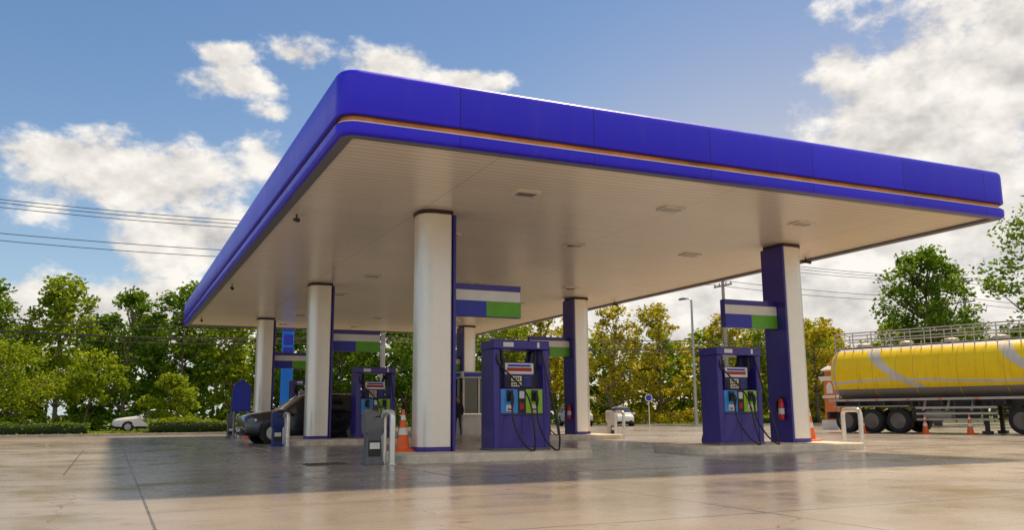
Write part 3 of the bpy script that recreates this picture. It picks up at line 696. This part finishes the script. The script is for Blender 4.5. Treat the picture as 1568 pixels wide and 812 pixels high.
g = group('traffic_sign', (34.2, 51.6, 0), rad(-30)); b = MB()
b.tube([(0,0,0),(0,0,2.3)], .035, 8, 1); b.tube([(0,-.05,2.0),(0,-.075,2.0)], .26, 24, 0); b.tube([(0,-.076,2.0),(0,-.08,2.0)], .21, 24, 2)
b.obj('sign', [signW, steel, signB], g)
g = group('marker_post', (-6.1, 49.3, .1)); b = MB(); b.tube([(0,0,0),(0,0,1.7)], .06, 10, 0); b.lathe([(.065,1.2),(.065,1.4)], (0,0,0), 10, 1); b.obj('post', [whiteTr, redM], g)

# ------------------------------------------------------------------ people
skinM = M('skin', (.36,.20,.13), .5, var=.1); hairM = M('hair_black', (.01,.008,.008), .5)
def person(name, loc, rz, shirt, pants, pose=0):
    g = group(name, loc, rz)
    V = [(0,0,.95),(0,.01,1.15),(0,.01,1.36),(0,0,1.46),(0,-.01,1.54),
         (-.10,0,.90),(-.12,-.02,.50),(-.13,.03,.09),(-.13,-.13,.04),
         (.10,0,.90),(.12,.02 if pose else -.02,.50),(.14,.06,.09),(.14,-.10,.04),
         (-.19,.01,1.39),(-.25,.03,1.12),(-.26,-.06 if pose else 0,.87),
         (.19,.01,1.39),(.27,.0,1.13),(.20,-.22 if pose else -.02,1.02 if pose else .87)]
    E = [(0,1),(1,2),(2,3),(3,4),(0,5),(5,6),(6,7),(7,8),(0,9),(9,10),(10,11),(11,12),(2,13),(13,14),(14,15),(2,16),(16,17),(17,18)]
    R = [.13,.12,.14,.055,.05,.09,.062,.042,.035,.09,.062,.042,.035,.06,.045,.03,.06,.045,.03]
    me = bpy.data.meshes.new('body'); me.from_pydata(V, E, [])
    o = bpy.data.objects.new('body', me); sc.collection.objects.link(o); o.parent = g
    o.modifiers.new('skin', 'SKIN')
    if not me.skin_vertices: me.skin_vertices.new()
    for i, r in enumerate(R):
        sv = me.skin_vertices[0].data[i]; sv.radius = (r*1.15, r*.85); sv.use_root = (i == 0)
    sub = o.modifiers.new('sub', 'SUBSURF'); sub.levels = 2; sub.render_levels = 2
    m, nt, out = newmat('clothes'); N = NT(nt); p = N.n('ShaderNodeBsdfPrincipled'); N.l(p.outputs[0], out.inputs[0]); p.inputs['Roughness'].default_value = .8
    tc = N.n('ShaderNodeTexCoord').outputs['Object']; s = N.n('ShaderNodeSeparateXYZ'); N.l(tc, s.inputs[0])
    c = N.mix(N.m('GREATER_THAN', N.m('SUBTRACT', s.outputs[2], N.m('MULTIPLY', N.m('ABSOLUTE', s.outputs[0]), .9)), .78), pants, shirt)
    c = N.mix(N.m('GREATER_THAN', s.outputs[2], 1.475), c, (.36,.20,.13)); c = N.mix(N.m('LESS_THAN', s.outputs[2], .08), c, (.02,.02,.02))
    N.l(c, p.inputs['Base Color']); me.materials.append(m)
    b = MB()
    prof = [(.02,1.50),(.052,1.52),(.066,1.56),(.074,1.61),(.077,1.66),(.070,1.70),(.045,1.73),(.01,1.742)]
    b.loft([[(r*math.cos(a)*.95, r*math.sin(a)*1.15-.005, z) for a in [2*math.pi*i/16 for i in range(16)]] for r, z in prof], 0)
    b.tube([(0,-.085,1.64),(0,-.105,1.605),(0,-.088,1.595)], [.008,.014,.010], 6, 0)
    for s_ in (-1, 1):
        b.tube([(s_*.028,-.083,1.642),(s_*.028,-.088,1.642)], .010, 6, 1); b.tube([(s_*.073,.005,1.64),(s_*.08,.01,1.61)], .015, 6, 0)
    b.box(-.022, .022, -.086, -.080, 1.565, 1.572, 2)
    b.loft([[(r*math.cos(a), r*math.sin(a)*1.15+.012, z) for a in [2*math.pi*i/16 for i in range(16)]] for r, z in ((.074,1.60),(.083,1.65),(.080,1.70),(.055,1.745),(.01,1.757))], 1)
    for hx, hy, hz in ((V[15]), (V[18])):
        b.tube([(hx,hy,hz+.01),(hx,hy-.02,hz-.05),(hx,hy-.025,hz-.09)], [.026,.038,.032], 8, 0)
        for q in range(4): b.tube([(hx,hy-.05+q*.02,hz-.08),(hx,hy-.055+q*.02,hz-.13),(hx+.01,hy-.05+q*.02,hz-.16+.01*abs(q-1.5))], [.009,.008,.007], 6, 0)
        b.tube([(hx,hy-.04,hz-.03),(hx,hy-.075,hz-.07),(hx,hy-.08,hz-.1)], [.011,.010,.008], 6, 0)
    b.obj('head_and_hands', [skinM, hairM, M('lips', (.25,.08,.06), .5)], g, sharp=70)
person('station_attendant', (10.75, 33.9, 0), rad(70), (.03,.035,.06), (.02,.02,.025), 1)
person('standing_person', (14.35, 37.2, 0), rad(-40), (.02,.02,.03), (.03,.03,.035), 0)

# ------------------------------------------------------------------ vegetation
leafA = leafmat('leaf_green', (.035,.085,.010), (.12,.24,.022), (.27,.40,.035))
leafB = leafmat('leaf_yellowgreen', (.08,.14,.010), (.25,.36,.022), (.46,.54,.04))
leafC = leafmat('leaf_golden_glow', (.12,.13,.010), (.40,.38,.025), (.70,.58,.05))  # golden glow over the centre-right trees is painted into the leaf colour
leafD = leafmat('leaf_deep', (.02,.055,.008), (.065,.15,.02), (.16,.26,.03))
def leaves_np(rng, C, n, sig, size, flat=.7, droop=0):
    idx = np.repeat(np.arange(len(C)), n)
    off = rng.normal(size=(len(idx), 3)); off /= np.maximum(np.linalg.norm(off, axis=1, keepdims=True), 1e-6)
    off *= (rng.random((len(idx), 1))**.55)
    sg = sig[idx][:, None]
    c = C[idx] + off*sg*np.array([1, 1, flat])
    if droop: c[:, 2] -= droop*rng.random(len(idx))*np.linalg.norm(off[:, :2], axis=1)*sg[:, 0]
    u = rng.normal(size=c.shape); u[:, 2] *= .5; u /= np.linalg.norm(u, axis=1, keepdims=True)
    v = np.cross(u, rng.normal(size=c.shape)); v /= np.linalg.norm(v, axis=1, keepdims=True)
    L = size*(.6+.8*rng.random((len(c), 1))); W = L*.6
    V = np.stack([c-u*L*.5, c+v*W*.5+u*L*.05, c+u*L*.5, c-v*W*.5+u*L*.05], 1).reshape(-1, 3)
    return V
def finish_tree(name, b, LV, mats, lm, loc, rz=0, s=1):
    nt_ = len(b.v); nl = len(LV)//4
    verts = b.v + [tuple(p) for p in LV.tolist()]
    faces = b.f + [(nt_+4*i, nt_+4*i+1, nt_+4*i+2, nt_+4*i+3) for i in range(nl)]
    me = bpy.data.meshes.new(name); me.from_pydata(verts, [], faces)
    for q in mats: me.materials.append(q)
    mi = b.mi + ([lm]*nl if isinstance(lm, int) else list(lm)); me.polygons.foreach_set('material_index', mi)
    sm = [True]*len(b.f)+[False]*nl; me.polygons.foreach_set('use_smooth', sm)
    o = bpy.data.objects.new(name, me); sc.collection.objects.link(o); o.location = loc; o.rotation_euler = (0,0,rz); o.scale = (s,s,s)
    return o
def tree_geo(rng, b, h, cr, z0, ncl, base=(0,0,0), trunk=.16, csig=None, lean=0, limbs=True):
    bx, by, bz = base
    tp = []; wx, wy = rng.normal(size=2)*.25
    top = z0+(h-z0)*.6
    for i in range(6):
        t = i/5; tp.append(Vector((bx+wx*t*t+math.sin(t*4+wx*9)*.12+lean*t, by+wy*t*t, bz+top*t)))
    b.tube(tp, [trunk*(1-.75*i/5) for i in range(6)], 8, 0)
    C = []; S = []
    lobes = [(rng.random()*6.28, rng.uniform(.55, 1.)) for _ in range(5)]
    for i in range(ncl):
        a = rng.random()*6.28; t = rng.random()
        zz = z0 + (h-z0)*t*.93
        env = math.sin(math.pi*min(1, max(0.03, .12+t*.86)))**.6
        lob = .55+.45*max(math.cos(a-l[0])*l[1] for l in lobes)
        r = cr*env*lob*rng.random()**.5
        ctr = Vector((bx+wx*t+lean*.9+r*math.cos(a), by+wy*t+r*math.sin(a), bz+zz))
        C.append(ctr[:]); S.append((csig or cr*.26)*rng.uniform(.6, 1.25))
        if limbs and (i % 2 == 0):
            ti = min(5, max(1, int(5*min(1, (zz-.45*r-.3)/top)))) 
            st = tp[ti]; mid = st.lerp(ctr, .5)+Vector((0,0,-.12*r))
            b.tube([st, mid, ctr], [trunk*.34, trunk*.2, trunk*.06], 5, 0)
    return np.array(C), np.array(S)
def tree(name, x, y, h, cr, z0, ncl, nl, size, lm, seed, bark=barkM, trunk=.16, csig=None, droop=0, flat=.7, lean=0):
    rng = np.random.default_rng(seed); b = MB()
    C, S = tree_geo(rng, b, h, cr, z0, ncl, trunk=trunk, csig=csig, lean=lean)
    LV = leaves_np(rng, C, nl, S, size, flat, droop)
    return finish_tree(name, b, LV, [bark, lm], 1, (x, y, 0))
tree('acacia_tree', -6.4, 53.6, 5.4, 4.8, 1.7, 110, 110, .19, leafB, 11, csig=.95, droop=1.3, flat=.5)
tree('shrub_tree', 3.0, 52.6, 3.3, 1.8, .4, 50, 100, .17, leafB, 12, trunk=.07, csig=.52)
tree('young_tree', -1.2, 54, 4.6, 1.9, 1.6, 32, 90, .2, leafB, 13, trunk=.08, csig=.6)
specs = [(-13,68,10.6,3.8,leafB),(-8.2,70,10.8,3.6,leafA),(-3.6,67.8,11.2,3.4,leafB),(.8,71,10.6,3.4,leafA),(4.6,68.6,11.1,3.2,leafA),(8.4,70,10.6,3.3,leafB),(12.2,68.4,9.9,3.1,leafA),(-18.5,70,11.2,3.9,leafB),
         (16.5,70,10.2,3.3,leafA),(21,69,9.8,3.2,leafA),(25.8,70.5,10.4,3.5,leafB),(31,69,10.2,3.5,leafB),(36,71,10.8,3.6,leafC),(41.5,68.5,11.2,4.0,leafC),(47.5,69.5,11.8,4.2,leafC),(54,68,11.0,3.7,leafC),(60,70,10.2,3.6,leafB),(66.5,69,10.6,3.7,leafB),(-25,69,10.8,4,leafA)]
for i, (x, y, h, cr, lm) in enumerate(specs):
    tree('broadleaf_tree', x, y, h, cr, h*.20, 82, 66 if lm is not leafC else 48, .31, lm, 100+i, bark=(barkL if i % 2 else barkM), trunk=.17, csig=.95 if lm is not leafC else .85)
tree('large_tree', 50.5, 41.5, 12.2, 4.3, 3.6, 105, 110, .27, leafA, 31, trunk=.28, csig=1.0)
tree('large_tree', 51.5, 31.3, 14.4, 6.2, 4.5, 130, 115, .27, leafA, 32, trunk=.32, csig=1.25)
tree('broadleaf_tree', 49.0, 51.0, 8.6, 3.0, 2.2, 50, 80, .25, leafC, 33)
tree('broadleaf_tree', 57.5, 50.5, 8.4, 3.4, 2.0, 50, 80, .27, leafB, 34)
tree('broadleaf_tree', 58.5, 44.0, 7.6, 3.4, 1.6, 50, 80, .27, leafA, 35)
tree('palm_like_shrub', 41.5, 53.0, 3.4, 1.5, 1.0, 26, 60, .22, leafC, 36, trunk=.09, csig=.5)
rng = np.random.default_rng(5); b = MB(); Vs = []; mi = []
for i in range(105):
    if i < 72: x = -62+i*2.05+rng.normal()*.8; y = 76+rng.random()*9
    else: x = 74+rng.random()*10; y = 12+(i-72)*2.1
    h = rng.uniform(8.0, 11.4)
    C, S = tree_geo(rng, b, h, rng.uniform(2.4, 3.4), h*.06, 36, (x, y, 0), .13, 1.05, limbs=False)
    LV = leaves_np(rng, C, 34, S, .58); Vs.append(LV)
    k = 1+int(rng.random()*3) if x < 36 or y < 60 else (4 if rng.random() < .5 else 2)
    mi += [k]*(len(LV)//4)
finish_tree('distant_tree_line', b, np.concatenate(Vs), [barkL, leafA, leafB, leafD, leafC], mi, (0,0,0))
rng = np.random.default_rng(77); Cs = []; Ss = []
for i in range(330):
    x = -45+i*.36+rng.normal()*.3; hh = .7+1.2*(.5+.5*math.sin(x*.7)*math.sin(x*.23+1))*rng.random()
    for q in range(2): Cs.append((x, 67.3+rng.random()*2.2, hh*(.3+.5*q))); Ss.append(.55+.5*rng.random())
LV = leaves_np(rng, np.array(Cs), 34, np.array(Ss), .28)
finish_tree('undergrowth', MB(), LV, [leafB, leafA, leafC], [(2 if p[0] > 38 else (0 if (int(p[0]*.35) % 2) else 1)) for p in LV[::4]], (0,0,0))
def hedge(x0, x1, y0, y1, h, seed, lm, z=.09):
    rng = np.random.default_rng(seed); b = MB()
    b.loft([rr(x0+.12,x1-.12,y0+.12,y1-.12,.15,z), rr(x0+.1,x1-.1,y0+.1,y1-.1,.15,z+h*.8)], 0)
    n = int((x1-x0)*(y1-y0)*260+(x1-x0)*h*320)
    C = np.stack([rng.uniform(x0, x1, n), rng.uniform(y0, y1, n), z+h*(rng.random(n)**.5)], 1)
    C[:, 2] += .06*np.sin(C[:, 0]*2.1)+.04*np.sin(C[:, 0]*5.3)+.12*h*np.sin(C[:, 0]*.6)
    LV = leaves_np(rng, C, 1, np.full(n, .08), .11)
    finish_tree('hedge', b, LV, [M('hedge_core', (.02,.04,.008), .9), lm], 1, (0,0,0))
hedge(-22, -.9, 49.0, 50.0, .62, 41, leafA); hedge(1.8, 6.1, 49.0, 50.6, .7, 42, leafB); hedge(-14, -5, 52.2, 53, .8, 43, leafB)
hedge(40, 60, 51, 52, .6, 45, leafB)
rng = np.random.default_rng(9); n = 9000
C = np.concatenate([np.stack([rng.uniform(-30, 6.3, n), rng.uniform(48.8, 55.4, n), np.full(n, .12)], 1), np.stack([rng.uniform(37.4, 70, n), rng.uniform(50.3, 55.4, n), np.full(n, .12)], 1)])
finish_tree('grass', MB(), leaves_np(rng, C, 1, np.full(len(C), .06), .13), [leafB], 0, (0,0,0))
print('done', len(bpy.data.objects))
